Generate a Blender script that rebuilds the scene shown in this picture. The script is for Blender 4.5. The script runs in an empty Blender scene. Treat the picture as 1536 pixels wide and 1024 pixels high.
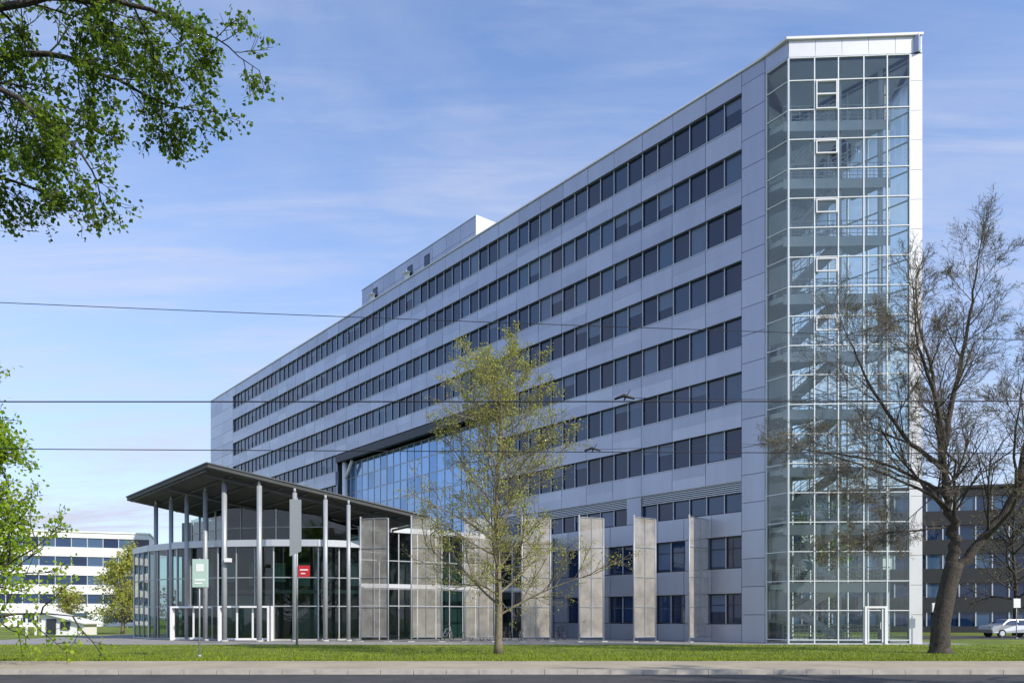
import bpy, math, random
from mathutils import Vector, Matrix, Quaternion
R = random.Random(7)
scene = bpy.context.scene
scene.view_settings.view_transform = 'Standard'
scene.view_settings.look = 'None'
scene.view_settings.exposure = 0
COL = scene.collection

# ------------------------------------------------------------------ materials
def mat_new(name):
    m = bpy.data.materials.new(name); m.use_nodes = True
    nt = m.node_tree; nt.nodes.clear()
    out = nt.nodes.new('ShaderNodeOutputMaterial')
    return m, nt, out

def pbr(name, col, rough=0.6, metal=0.0, var=0.0, vscale=3.0, bump=0.0, bscale=30.0, col2=None, streak=False, ior=1.5):
    m, nt, out = mat_new(name)
    b = nt.nodes.new('ShaderNodeBsdfPrincipled')
    b.inputs['Roughness'].default_value = rough
    b.inputs['Metallic'].default_value = metal
    b.inputs['IOR'].default_value = ior
    b.inputs['Base Color'].default_value = (*col, 1)
    nt.links.new(b.outputs[0], out.inputs[0])
    tc = nt.nodes.new('ShaderNodeTexCoord')
    if var > 0 or col2:
        n = nt.nodes.new('ShaderNodeTexNoise'); n.inputs['Scale'].default_value = vscale
        n.inputs['Detail'].default_value = 6; n.inputs['Roughness'].default_value = 0.65
        if streak:
            mp = nt.nodes.new('ShaderNodeMapping'); mp.inputs['Scale'].default_value = (1, 1, 0.15)
            nt.links.new(tc.outputs['Object'], mp.inputs[0]); nt.links.new(mp.outputs[0], n.inputs['Vector'])
        else:
            nt.links.new(tc.outputs['Object'], n.inputs['Vector'])
        r = nt.nodes.new('ShaderNodeValToRGB')
        r.color_ramp.elements[0].position = 0.3; r.color_ramp.elements[1].position = 0.7
        c2 = col2 if col2 else tuple(c * (1 - var) for c in col)
        c1 = col if col2 else tuple(min(1, c * (1 + var)) for c in col)
        r.color_ramp.elements[0].color = (*c2, 1); r.color_ramp.elements[1].color = (*c1, 1)
        nt.links.new(n.outputs['Fac'], r.inputs[0]); nt.links.new(r.outputs[0], b.inputs['Base Color'])
    if bump > 0:
        n2 = nt.nodes.new('ShaderNodeTexNoise'); n2.inputs['Scale'].default_value = bscale; n2.inputs['Detail'].default_value = 5
        nt.links.new(tc.outputs['Object'], n2.inputs['Vector'])
        bp = nt.nodes.new('ShaderNodeBump'); bp.inputs['Strength'].default_value = bump; bp.inputs['Distance'].default_value = 0.05
        nt.links.new(n2.outputs['Fac'], bp.inputs['Height']); nt.links.new(bp.outputs[0], b.inputs['Normal'])
    return m

def clear_glass(name, tint, refl=1.0, ior=1.6, refl_col=(1, 1, 1)):
    m, nt, out = mat_new(name)
    t = nt.nodes.new('ShaderNodeBsdfTransparent'); t.inputs[0].default_value = (*tint, 1)
    g = nt.nodes.new('ShaderNodeBsdfGlossy'); g.inputs['Roughness'].default_value = 0.02; g.inputs[0].default_value = (*refl_col, 1)
    f = nt.nodes.new('ShaderNodeFresnel'); f.inputs[0].default_value = ior
    mm = nt.nodes.new('ShaderNodeMath'); mm.operation = 'MULTIPLY'; mm.inputs[1].default_value = refl; mm.use_clamp = True
    tc = nt.nodes.new('ShaderNodeTexCoord'); n = nt.nodes.new('ShaderNodeTexNoise'); n.inputs['Scale'].default_value = 0.5
    bp = nt.nodes.new('ShaderNodeBump'); bp.inputs['Strength'].default_value = 0.10; bp.inputs['Distance'].default_value = 0.1
    nt.links.new(tc.outputs['Object'], n.inputs['Vector']); nt.links.new(n.outputs['Fac'], bp.inputs['Height']); nt.links.new(bp.outputs[0], g.inputs['Normal'])
    mx = nt.nodes.new('ShaderNodeMixShader')
    nt.links.new(f.outputs[0], mm.inputs[0]); nt.links.new(mm.outputs[0], mx.inputs[0])
    nt.links.new(t.outputs[0], mx.inputs[1]); nt.links.new(g.outputs[0], mx.inputs[2]); nt.links.new(mx.outputs[0], out.inputs[0])
    return m

def leaf_mat(name, ca, cb, trans=0.45):
    m, nt, out = mat_new(name)
    geo = nt.nodes.new('ShaderNodeNewGeometry')
    r = nt.nodes.new('ShaderNodeValToRGB'); r.color_ramp.elements[0].color = (*ca, 1); r.color_ramp.elements[1].color = (*cb, 1)
    nt.links.new(geo.outputs['Random Per Island'], r.inputs[0])
    d = nt.nodes.new('ShaderNodeBsdfDiffuse'); t = nt.nodes.new('ShaderNodeBsdfTranslucent')
    nt.links.new(r.outputs[0], d.inputs[0]); nt.links.new(r.outputs[0], t.inputs[0])
    m1 = nt.nodes.new('ShaderNodeMixShader'); m1.inputs[0].default_value = trans
    nt.links.new(d.outputs[0], m1.inputs[1]); nt.links.new(t.outputs[0], m1.inputs[2])
    nt.links.new(m1.outputs[0], out.inputs[0])
    return m

panA = pbr('aluminium_panel_a', (0.415, 0.44, 0.52), 0.30, 0.5, var=0.07, vscale=0.6, streak=True)
panB = pbr('aluminium_panel_b', (0.385, 0.41, 0.49), 0.33, 0.5, var=0.07, vscale=0.6, streak=True)
panC = pbr('aluminium_panel_c', (0.45, 0.475, 0.55), 0.27, 0.5, var=0.07, vscale=0.6, streak=True)
panW = pbr('white_corner_panel', (0.70, 0.70, 0.70), 0.4, 0.2, var=0.04, vscale=0.6)  # white panels of the tower's end strip and parapet
joint = pbr('dark_joint', (0.03, 0.033, 0.04), 0.8)
dark = pbr('dark_frame', (0.03, 0.036, 0.05), 0.5)
alu = pbr('light_aluminium', (0.58, 0.61, 0.65), 0.4, 0.3)
brightalu = pbr('bright_mullion', (0.72, 0.75, 0.75), 0.4, 0.1)
white = pbr('white_paint', (0.80, 0.80, 0.80), 0.5, var=0.03, vscale=1)
winA = pbr('window_glass_dark', (0.008, 0.026, 0.075), 0.03, ior=1.62)
winB = pbr('window_glass_mid', (0.018, 0.050, 0.125), 0.03, ior=1.7)
winC = pbr('window_glass_blind', (0.055, 0.11, 0.20), 0.06, ior=1.65)
blind = pbr('roller_blind_behind_glass', (0.13, 0.18, 0.28), 0.08, ior=1.5)
blueglass = pbr('atrium_glass', (0.26, 0.42, 0.64), 0.04, 0.65, ior=1.8)
blueglass2 = pbr('atrium_glass_deep', (0.17, 0.31, 0.52), 0.04, 0.65, ior=1.8)
towerglass = clear_glass('tower_glass', (0.89, 0.965, 0.94), 1.3, 1.6)
hallglass = clear_glass('hall_glass', (0.33, 0.52, 0.475), 1.5, 1.55)
concrete = pbr('concrete', (0.42, 0.42, 0.41), 0.8, var=0.15, vscale=1.2, bump=0.1)
innerwall = pbr('interior_wall', (0.80, 0.84, 0.82), 0.8)
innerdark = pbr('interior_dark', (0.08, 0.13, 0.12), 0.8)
steelgrey = pbr('grey_steel', (0.36, 0.38, 0.40), 0.45, 0.2, var=0.06)
roofdark = pbr('roof_underside', (0.07, 0.073, 0.07), 0.6, var=0.2, vscale=0.8)
roofedge = pbr('roof_edge', (0.13, 0.135, 0.135), 0.5, 0.2)
rooftop = pbr('roof_top', (0.2, 0.2, 0.2), 0.8)
asphalt = pbr('asphalt', (0.075, 0.072, 0.070), 0.9, col2=(0.038, 0.037, 0.037), vscale=.9, bump=0.3, bscale=60)
paving = pbr('pavement_stone', (0.45, 0.385, 0.275), 0.9, col2=(0.31, 0.26, 0.185), vscale=0.5, bump=0.2, bscale=40)
paving2 = pbr('forecourt_paving', (0.33, 0.32, 0.30), 0.9, col2=(0.22, 0.21, 0.20), vscale=0.6)
kerbm = pbr('kerb_stone', (0.42, 0.385, 0.33), 0.85, var=0.2, vscale=3)
grassm = pbr('grass', (0.22, 0.27, 0.02), 0.95, col2=(0.055, 0.095, 0.012), vscale=0.28, bump=0.9, bscale=14)
earth = pbr('ground_earth', (0.10, 0.12, 0.05), 0.95, col2=(0.07, 0.08, 0.04), vscale=0.05)
bark = pbr('bark_dark', (0.06, 0.05, 0.04), 0.9, var=0.5, vscale=6, bump=1.0, bscale=16)
barkT = pbr('bark_twig', (0.13, 0.11, 0.085), 0.9, var=0.3, vscale=2)
bark2 = pbr('bark_light', (0.19, 0.16, 0.11), 0.9, var=0.3, vscale=9, bump=0.5, bscale=25)
blackm = pbr('black_rubber', (0.015, 0.015, 0.017), 0.6)
redm = pbr('red_sign', (0.50, 0.02, 0.03), 0.5)
greenm = pbr('pale_green_sign', (0.42, 0.58, 0.50), 0.5)
bannerm = pbr('grey_banner', (0.20, 0.22, 0.24), 0.5)
carpaint = pbr('silver_paint', (0.50, 0.52, 0.55), 0.25, 0.5)
leafG = leaf_mat('leaf_green', (0.07, 0.14, 0.015), (0.22, 0.32, 0.04), 0.5)
leafY = leaf_mat('leaf_spring', (0.33, 0.37, 0.05), (0.56, 0.56, 0.15), 0.5)
leafL = leaf_mat('leaf_bright', (0.18, 0.32, 0.02), (0.40, 0.52, 0.06), 0.5)
leafBud = leaf_mat('leaf_bud', (0.24, 0.24, 0.07), (0.42, 0.40, 0.14), 0.3)
leafFar = leaf_mat('leaf_far', (0.05, 0.08, 0.03), (0.10, 0.14, 0.05), 0.3)

def mesh_mat():
    m, nt, out = mat_new('perforated_metal')
    b = nt.nodes.new('ShaderNodeBsdfPrincipled'); b.inputs['Metallic'].default_value = 0.1; b.inputs['Roughness'].default_value = 0.5
    tc = nt.nodes.new('ShaderNodeTexCoord')
    n = nt.nodes.new('ShaderNodeTexNoise'); n.inputs['Scale'].default_value = .8; n.inputs['Detail'].default_value = 8; n.inputs['Roughness'].default_value = .68
    r = nt.nodes.new('ShaderNodeValToRGB'); r.color_ramp.elements[0].position = .36; r.color_ramp.elements[1].position = .64
    r.color_ramp.elements[0].color = (0.36, 0.325, 0.27, 1); r.color_ramp.elements[1].color = (0.62, 0.57, 0.49, 1)  # mottling paints dappled tree shade into the metal colour
    nt.links.new(tc.outputs['Object'], n.inputs['Vector']); nt.links.new(n.outputs['Fac'], r.inputs[0]); nt.links.new(r.outputs[0], b.inputs['Base Color'])
    t = nt.nodes.new('ShaderNodeBsdfTransparent'); mx = nt.nodes.new('ShaderNodeMixShader'); mx.inputs[0].default_value = 0.55
    nt.links.new(t.outputs[0], mx.inputs[1]); nt.links.new(b.outputs[0], mx.inputs[2]); nt.links.new(mx.outputs[0], out.inputs[0])
    return m
perf = mesh_mat()

# ------------------------------------------------------------------ mesh builder
class MB:
    def __init__(s, name):
        s.name = name; s.v = []; s.f = []; s.mi = []; s.mats = []; s.smooth = []
    def mid(s, m):
        if m not in s.mats: s.mats.append(m)
        return s.mats.index(m)
    def poly(s, pts, m, sm=False):
        b = len(s.v); s.v.extend([tuple(p) for p in pts]); s.f.append(tuple(range(b, b + len(pts)))); s.mi.append(s.mid(m)); s.smooth.append(sm)
    def hexa(s, p, m):
        b = len(s.v); s.v.extend([tuple(q) for q in p]); k = s.mid(m)
        for f in ((0, 3, 2, 1), (4, 5, 6, 7), (0, 1, 5, 4), (1, 2, 6, 5), (2, 3, 7, 6), (3, 0, 4, 7)):
            s.f.append(tuple(b + i for i in f)); s.mi.append(k); s.smooth.append(False)
    def box(s, x0, x1, y0, y1, z0, z1, m):
        s.hexa([(x0, y0, z0), (x1, y0, z0), (x1, y1, z0), (x0, y1, z0), (x0, y0, z1), (x1, y0, z1), (x1, y1, z1), (x0, y1, z1)], m)
    def fbox(s, F, a0, a1, n0, n1, z0, z1, m):
        o, a, n = F
        def P(u, w, z): return (o[0] + a[0] * u + n[0] * w, o[1] + a[1] * u + n[1] * w, z)
        s.hexa([P(a0, n0, z0), P(a1, n0, z0), P(a1, n1, z0), P(a0, n1, z0), P(a0, n0, z1), P(a1, n0, z1), P(a1, n1, z1), P(a0, n1, z1)], m)
    def prism(s, pts, z0, z1, m):
        n = len(pts); b = len(s.v); k = s.mid(m)
        for i, p in enumerate(pts): s.v.append((p[0], p[1], z0 if not callable(z0) else z0(p)))
        for i, p in enumerate(pts): s.v.append((p[0], p[1], z1 if not callable(z1) else z1(p)))
        s.f.append(tuple(b + i for i in reversed(range(n)))); s.f.append(tuple(b + n + i for i in range(n))); s.mi += [k, k]; s.smooth += [False, False]
        for i in range(n):
            j = (i + 1) % n; s.f.append((b + i, b + j, b + n + j, b + n + i)); s.mi.append(k); s.smooth.append(False)
    def tube(s, path, radii, sides, m, cap=True):
        b = len(s.v); k = s.mid(m); n = len(path)
        path = [Vector(p) for p in path]
        ref = None
        for i, p in enumerate(path):
            d = (path[min(i + 1, n - 1)] - path[max(i - 1, 0)])
            if d.length < 1e-6: d = Vector((0, 0, 1))
            d.normalize()
            if ref is None:
                ref = d.cross(Vector((0.3, 0.9, 0.1)) if abs(d.z) > .8 else Vector((0, 0, 1))); ref.normalize()
            u = ref - d * ref.dot(d)
            if u.length < 1e-5: u = d.orthogonal()
            u.normalize(); ref = u; w = d.cross(u); r = radii[i]
            for q in range(sides):
                a = 2 * math.pi * q / sides
                v = p + (u * math.cos(a) + w * math.sin(a)) * r
                s.v.append((v.x, v.y, v.z))
        for i in range(n - 1):
            for q in range(sides):
                q2 = (q + 1) % sides
                s.f.append((b + i * sides + q, b + i * sides + q2, b + (i + 1) * sides + q2, b + (i + 1) * sides + q)); s.mi.append(k); s.smooth.append(True)
        if cap:
            s.f.append(tuple(b + (n - 1) * sides + q for q in range(sides))); s.mi.append(k); s.smooth.append(False)
            s.f.append(tuple(b + q for q in reversed(range(sides)))); s.mi.append(k); s.smooth.append(False)
    def leaf(s, p, d, size, m):
        side = d.cross(Vector((R.uniform(-1, 1), R.uniform(-1, 1), R.uniform(-1, 1))))
        if side.length < 1e-4: side = d.orthogonal()
        side.normalize(); nrm = d.cross(side) * 0.15
        b = len(s.v); k = s.mid(m); w = size * R.uniform(.32, .48)
        for q in (p, p + d * size * .45 + side * w + nrm * size, p + d * size, p + d * size * .45 - side * w + nrm * size):
            s.v.append((q.x, q.y, q.z))
        s.f.append((b, b + 1, b + 2, b + 3)); s.mi.append(k); s.smooth.append(False)
    def build(s, parent=None):
        me = bpy.data.meshes.new(s.name); me.from_pydata(s.v, [], s.f)
        for m in s.mats: me.materials.append(m)
        me.polygons.foreach_set('material_index', s.mi); me.polygons.foreach_set('use_smooth', s.smooth)
        me.update()
        o = bpy.data.objects.new(s.name, me); COL.objects.link(o)
        if parent: o.parent = parent
        return o
def empty(name):
    e = bpy.data.objects.new(name, None); COL.objects.link(e); e.empty_display_size = 1; return e

# ------------------------------------------------------------------ ground
g = MB('ground'); g.poly([(-3000, -500, -.15), (3000, -500, -.15), (3000, 4000, -.15), (-3000, 4000, -.15)], earth); g.build()
g = MB('road'); g.poly([(-400, 4, -.146), (400, 4, -.146), (400, 24.4, -.146), (-400, 24.4, -.146)], asphalt); g.build()
g = MB('kerb')
x = -100
while x < 100:
    g.box(x, x + .985, 24.4, 24.6, -.15, 0.0, kerbm); x += 1.0
g.build()
g = MB('pavement'); g.box(-400, 400, 24.603, 29.4, -.15, -.006, paving); g.build()
g = MB('lawn'); g.box(-500, 500, 29.403, 600, -.15, 0.0, grassm); g.build()
g = MB('forecourt_path')
g.poly([(-36, 46.8, .004), (27, 46.2, .004), (27, 62, .004), (-36, 80, .004)], paving2); g.build()
g = MB('garden_path'); g.poly([(-200, 47, .005), (-36.01, 47, .005), (-36.01, 50.5, .005), (-200, 51.5, .005)], paving); g.build()
g = MB('side_street'); g.poly([(30, 58, .004), (300, 58, .004), (300, 69, .004), (30, 69, .004)], asphalt); g.build()
g = MB('grass_blades')
gm = leaf_mat('grass_blade', (0.11, 0.17, 0.014), (0.34, 0.40, 0.04), .35)
for i in range(36000):
    y = 29.36 + 17 * R.random() ** 1.6; x = R.uniform(-.68, .68) * y
    h = R.uniform(.03, .10); a = R.uniform(0, 6.28); w = .02
    g.poly([(x - w * math.cos(a), y - w * math.sin(a), -.005), (x + w * math.cos(a), y + w * math.sin(a), -.005), (x + R.uniform(-.03, .03), y + R.uniform(-.03, .03), h)], gm)
g.build()

# ------------------------------------------------------------------ office building
A = (15.54, 49.08); a_ = (-.6298, .7768); n_ = (-.7768, -.6298)
F = (A, a_, n_)
def FP(u, w, z): return (A[0] + a_[0] * u + n_[0] * w, A[1] + a_[1] * u + n_[1] * w, z)
def F2(u, w): return FP(u, w, 0)[:2]
P = (16.48, 47.65); Q = (24.23, 47.27)
BAY = 1.396; S0 = 1.70; NB = 64; SE = 100.9; SR0 = S0 + BAY * 18; SR1 = S0 + BAY * 40; ZR = 20.2
NQ = -5.61
QS = F2(S0, NQ)
ob = empty('office_building')
core = MB('body')
core.fbox(F, 8.5, SE, -15.3, -.42, ZR, 35.5, joint)
core.fbox(F, 8.5, SR0, -15.3, -.42, 0, ZR - .003, joint)
core.fbox(F, S0 + .02, 8.497, NQ + .02, -.42, 0, 35.5, panB)
core.fbox(F, SR1, SE, -15.3, -.42, 0, ZR - .003, joint)
core.fbox(F, SR0 + .003, SR1 - .003, -15.3, -3.3, 0, ZR - .003, joint)
core.fbox(F, 8.6, SE, -15.2, -.5, 35.503, 35.6, rooftop)
core.build(ob)
fac = MB('facade_panels'); win = MB('windows')
PM = [panA, panB, panC, panA, panA]
def panels(s0, s1, z0, z1, step, rows):
    n = max(1, round((s1 - s0) / step)); ds = (s1 - s0) / n; dz = (z1 - z0) / rows; gp = .016
    for i in range(n):
        for j in range(rows):
            o = R.uniform(-.006, .006)
            fac.fbox(F, s0 + i * ds + gp, s0 + (i + 1) * ds - gp, -.40, o, z0 + j * dz + gp, z0 + (j + 1) * dz - gp, R.choice(PM))
def window(s0, s1, z0, z1, frame=.055):
    f = frame
    m = R.choices([winA, winB, winC], [7, 4, 1])[0]
    o = -.27 + R.uniform(-.004, .004)
    win.fbox(F, s0 + f, s1 - f, -.33, o, z0 + f, z1 - f, m)
    if R.random() < .22:
        hh = R.choice([.25, .4, .6, .95]) * (z1 - z0 - 2 * f)
        win.fbox(F, s0 + f + .001, s1 - f - .001, -.32, -.260, z1 - f - hh, z1 - f - .001, blind)
    win.fbox(F, s0, s0 + f, -.33, -.16, z0, z1, alu); win.fbox(F, s1 - f, s1 - .002, -.33, -.20, z0, z1, dark)
    win.fbox(F, s0 + f + .001, s1 - f - .001, -.33, -.21, z0, z0 + f, dark); win.fbox(F, s0 + f + .001, s1 - f - .001, -.33, -.21, z1 - f, z1, dark)
zt = [34.6 - 3.5 * k for k in range(7)]
panels(S0, SE, zt[0], 35.87, BAY * 2, 1)
WH = 1.95
SW1 = S0 + BAY * NB
for k in range(7):
    if zt[k] > ZR + 1: segs = [(0, NB)]
    else: segs = [(0, 18), (40, NB)]
    for b0, b1 in segs:
        for b in range(b0, b1):
            window(S0 + b * BAY, S0 + (b + 1) * BAY, zt[k] - WH, zt[k])
    zb = zt[k] - WH; zn = zt[k] - 3.5 if k < 6 else 10.2
    for b0, b1 in segs:
        panels(S0 + b0 * BAY, S0 + b1 * BAY, zb, zn, BAY * 2, 2)
        fac.fbox(F, S0 + b0 * BAY, S0 + b1 * BAY, -.2, .035, zb - .035, zb + .01, alu)
z = 0.0
while z < 35.8:
    z2 = min(z + 1.75, 35.87)
    for (u0, u1) in ((0.02, S0), (SW1, SW1 + 4.5), (SW1 + 4.5, SE)):
        fac.fbox(F, u0 + .016, u1 - .016, -.40, R.uniform(-.004, .004), z + .016, z2 - .016, R.choice(PM))
    z = z2
fac.fbox(F, .05, S0, -.46, -.405, 0, 35.5, joint)
def lower(s_from, s_to):
    s = s_from
    panels(s_from, s_to, 6.75, 8.25, 2.25, 1)
    panels(s_from, s_to, 3.1, 4.7, 2.25, 1)
    panels(s_from, s_to, 0.0, 1.15, 2.25, 1)
    fac.fbox(F, s_from, s_to, -.40, -.12, 10.12, 10.2, alu)
    bays = int((s_to - s_from) / BAY)
    for b in range(bays):
        u = s_from + b * BAY
        if b % 8 == 6:
            fac.fbox(F, u + .02, u + BAY - .02, -.40, 0, 8.27, 10.1, panB); continue
        for q in range(5):
            zz = 9.5 + q * .125
            fac.fbox(F, u, u + BAY, -.38, -.10, zz, zz + .06, alu)
        window(u, u + BAY, 8.27, 9.48)
    while s < s_to - 2.6:
        for (z0, z1) in ((1.18, 3.08), (4.73, 6.72)):
            window(s, s + 1.28, z0, z1); window(s + 1.282, s + 2.56, z0, z1)
            win.fbox(F, s + .06, s + 2.5, -.2385, -.233, z0 + (z1 - z0) * .62, z0 + (z1 - z0) * .62 + .05, dark)
            fac.fbox(F, s + 2.60, min(s + 4.46, s_to), -.40, -.003, z0, z1, R.choice(PM))
        s += 4.5
lower(S0, SR0); lower(SR1, SW1)
fac.fbox(F, SR0 + .02, SR1 - .02, -3.2, -.43, ZR - .3, ZR - .01, dark)
fac.fbox(F, SR0 + .02, SR1 - .02, -.40, .0, ZR - .55, ZR + .28, dark)
rec = MB('atrium_curtain_wall')
nb = 22; ds = (SR1 - SR0 - .1) / nb
for i in range(nb):
    for j in range(11):
        z0 = .1 + j * 1.77; t0 = R.uniform(-.006, .006)
        rec.fbox(F, SR0 + .05 + i * ds + .04, SR0 + .05 + (i + 1) * ds - .04, -1.3, -1.2 + t0, z0 + .04, z0 + 1.73, R.choice([blueglass, blueglass, blueglass2]))
    rec.fbox(F, SR0 + .05 + i * ds - .035, SR0 + .05 + i * ds + .035, -1.35, -1.14, 0, 19.6, alu)
for j in range(12):
    rec.fbox(F, SR0 + .05, SR1 - .05, -1.34, -1.16, .07 + j * 1.77 - .03, .07 + j * 1.77 + .03, alu)
rec.build(ob)
fac.tube([FP(SR1 - 1.2, -.6, 0), FP(SR1 - 1.2, -.6, 19.6)], [.3, .3], 14, white)
fac.tube([FP(SR1 - 1.2, -.6, 17.5), FP(SR1 - 3.0, -.6, 19.6)], [.18, .18], 10, white)
fac.fbox(F, 0.0, SE + .1, -.6, .09, 35.88, 35.97, white)
for i in range(0, 51):
    u = 1 + i * 1.98
    fac.tube([FP(u, -.5, 35.97), FP(u, -.5, 36.45)], [.02, .02], 4, alu)
fac.tube([FP(1, -.5, 36.45), FP(100, -.5, 36.45)], [.025, .025], 4, alu)
fac.tube([FP(1, -.5, 36.2), FP(100, -.5, 36.2)], [.018, .018], 4, alu)
fac.build(ob); win.build(ob)
ph = MB('rooftop_plant_room')
s0p, s1p = 30.9, 52.5
ph.fbox(F, s0p, s1p, -3.6, -.82, 35.6, 38.4, joint)
n = 9; ds = (s1p - s0p) / n
for i in range(n):
    for j in range(2):
        ph.fbox(F, s0p + i * ds + .015, s0p + (i + 1) * ds - .015, -.81, -.75, 35.62 + j * 1.4 + .015, 35.62 + (j + 1) * 1.4 - .015, R.choice(PM))
for u in (38.6, 41.8, 49.0):
    ph.fbox(F, u, u + .95, -.80, -.72, 36.15, 37.75, dark)
    ph.fbox(F, u + .1, u + .85, -.72, -.715, 36.3, 37.6, winA)
    if u != 38.6: ph.fbox(F, u + .3, u + 1.3, -.715, -.2, 37.0, 37.08, white); ph.fbox(F, u + .3, u + 1.3, -.60, -.57, 36.4, 37.0, white)
ph.fbox(F, s0p - .08, s0p - .003, -3.62, -.74, 35.6, 38.42, white)
ph.fbox(F, s0p - .1, s1p + .05, -3.65, -.70, 38.43, 38.50, alu)
ph.build(ob)

# ------------------------------------------------------------------ glazed tower (see-through stair hall)
tw = MB('glazed_stair_tower'); tg = MB('tower_glazing')
def frame_of(p, q):
    L = math.hypot(q[0] - p[0], q[1] - p[1]); a = ((q[0] - p[0]) / L, (q[1] - p[1]) / L)
    n = (a[1], -a[0]); return (p, a, n), L
FE, LE = frame_of(P, Q)
FC, LC = frame_of(A, P)
FS, LS = frame_of(Q, QS)
zl = [0.02, .25] + [2.0 + 1.75 * i for i in range(19)] + [34.85]
cols = [0, 1.51, 2.90, 4.38, 5.74, 7.05]
def curtain(Fr, cs, zs, nglass=-.05):
    for c in cs:
        tw.fbox(Fr, c - .032, c + .032, -.12, .035, 0, 34.85, brightalu)
    for i in range(len(cs) - 1):
        for z in zs:
            tw.fbox(Fr, cs[i] + .033, cs[i + 1] - .033, -.10, .022, z - .026, z + .026, brightalu)
        for j in range(len(zs) - 1):
            y0, y1 = nglass + R.uniform(-.008, .008), nglass + R.uniform(-.008, .008)
            p, a, n = Fr
            def W(u, w, z): return (p[0] + a[0] * u + n[0] * w, p[1] + a[1] * u + n[1] * w, z)
            tg.poly([W(cs[i], y0, zs[j]), W(cs[i + 1], y1, zs[j]), W(cs[i + 1], y1, zs[j + 1]), W(cs[i], y0, zs[j + 1])], towerglass)
curtain(FE, cols, zl)
curtain(FC, [0.08, LC - .05], zl)
curtain(FS, [0.7 + (LS - .8) * i / 6 for i in range(7)], zl)
for zz in (31.75, 28.25, 24.75, 21.25, 17.75):
    h = 1.75 if zz > 31 else .85
    u0, u1 = cols[1] + .08, cols[2] - .08
    z0 = zz + (0 if zz > 31 else .85); z1 = z0 + h - .06
    for (x0, x1, y0, y1) in ((u0, u0 + .06, z0, z1), (u1 - .06, u1, z0, z1), (u0 + .061, u1 - .061, z0, z0 + .06), (u0 + .061, u1 - .061, z1 - .06, z1)):
        tw.fbox(FE, x0, x1, -.02, .10, y0, y1, white)
    if zz > 31: tw.fbox(FE, u0 + .061, u1 - .061, -.02, .09, z0 + .85, z0 + .92, white)
for (x0, x1, y0, y1) in ((4.42, 4.54, 0, 2.25), (5.58, 5.70, 0, 2.25), (4.541, 5.579, 2.13, 2.25)):
    tw.fbox(FE, x0, x1, -.06, .10, y0, y1, white)
tw.fbox(FE, 4.6, 4.68, .02, .06, .1, 2.1, brightalu); tw.fbox(FE, 5.42, 5.5, .02, .06, .1, 2.1, brightalu); tw.fbox(FE, 5.3, 5.34, .06, .12, .9, 1.3, alu)
z = 0
while z < 34.8:
    z2 = min(z + 1.75, 34.85)
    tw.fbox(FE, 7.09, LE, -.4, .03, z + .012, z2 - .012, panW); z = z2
for i in range(5):
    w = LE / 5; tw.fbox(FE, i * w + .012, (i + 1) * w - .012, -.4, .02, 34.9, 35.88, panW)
tw.fbox(FC, .02, LC - .015, -.4, .02, 34.9, 35.88, panC)
tw.fbox(FS, .02, LS, -.4, .02, 34.9, 35.88, panC)
tw.prism([(A[0] - .12, A[1] - .08), (P[0] - .18, P[1] - .16), (Q[0] + .02, Q[1] - .16), (QS[0] + .02, QS[1] + .02), F2(8.4, NQ), F2(8.4, -.4)], 35.885, 36.03, white)
def lerp(p, q, t): return (p[0] + (q[0] - p[0]) * t, p[1] + (q[1] - p[1]) * t)
inn = MB('tower_interior')
gal = [F2(1.6, -.5), F2(-.9, -.5), F2(-3.25, -3.1), F2(1.6, -3.1)]
lan = [F2(-3.26, -3.11), F2(-5.1, -5.35), F2(-2.7, -5.35), F2(-2.7, -3.11)]
def rail(pts, zz, post=.45):
    for hh in (.28, .52, .76, 1.02):
        inn.tube([(p[0], p[1], zz + hh) for p in pts], [.02 if hh < 1 else .03] * len(pts), 4, white)
    for i in range(len(pts) - 1):
        L_ = math.hypot(pts[i + 1][0] - pts[i][0], pts[i + 1][1] - pts[i][1]); n = max(1, int(L_ / post))
        for t in range(n + 1):
            q = lerp(pts[i], pts[i + 1], t / n); inn.tube([(q[0], q[1], zz), (q[0], q[1], zz + 1.02)], [.018] * 2, 4, white)
for k in range(10):
    zz = 31.6 - 3.5 * k
    inn.prism(gal, zz - .32, zz, innerwall); inn.prism(lan, zz - .32, zz, innerwall)
    rail([gal[1], gal[2], lan[1]], zz); rail([lan[3], gal[3]], zz)
    Fg, Lg = frame_of(gal[1], lan[1])
    inn.fbox(Fg, 0, Lg, .004, .06, zz - .5, zz + .1, white)
    def flight(s0, s1, z0, z1, n0, n1):
        inn.hexa([FP(s0, n0, z0 - .24), FP(s1, n0, z1 - .24), FP(s1, n1, z1 - .24), FP(s0, n1, z0 - .24), FP(s0, n0, z0), FP(s1, n0, z1), FP(s1, n1, z1), FP(s0, n1, z0)], white)
        for w_ in (n0, n1):
            for rr in (1.0, .66, .33):
                inn.tube([FP(s0, w_, z0 + rr), FP(s1, w_, z1 + rr)], [.022] * 2, 4, white)
        for q in range(8):
            t = q / 7; inn.tube([FP(s0 + (s1 - s0) * t, n1, z0 + (z1 - z0) * t), FP(s0 + (s1 - s0) * t, n1, z0 + (z1 - z0) * t + 1)], [.016] * 2, 4, white)
    zb = max(zz - 3.5, 0.06)
    flight(-2.7, .4, zb, zz - 1.75, -5.35, -4.3)
    flight(.4, -2.7, zz - 1.75, zz, -4.2, -3.15)
    inn.prism([F2(.401, -3.15), F2(.401, -5.35), F2(1.6, -5.35), F2(1.6, -3.15)][::-1], zz - 2.0, zz - 1.75, white)
    for q in range(3):
        u = R.uniform(.0, 1.0); w_ = R.uniform(-2.6, -1.2)
        inn.fbox(F, u, u + .5, w_ - .4, w_, zz, zz + R.uniform(.5, 1.2), R.choice([steelgrey, panB, white]))
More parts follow.
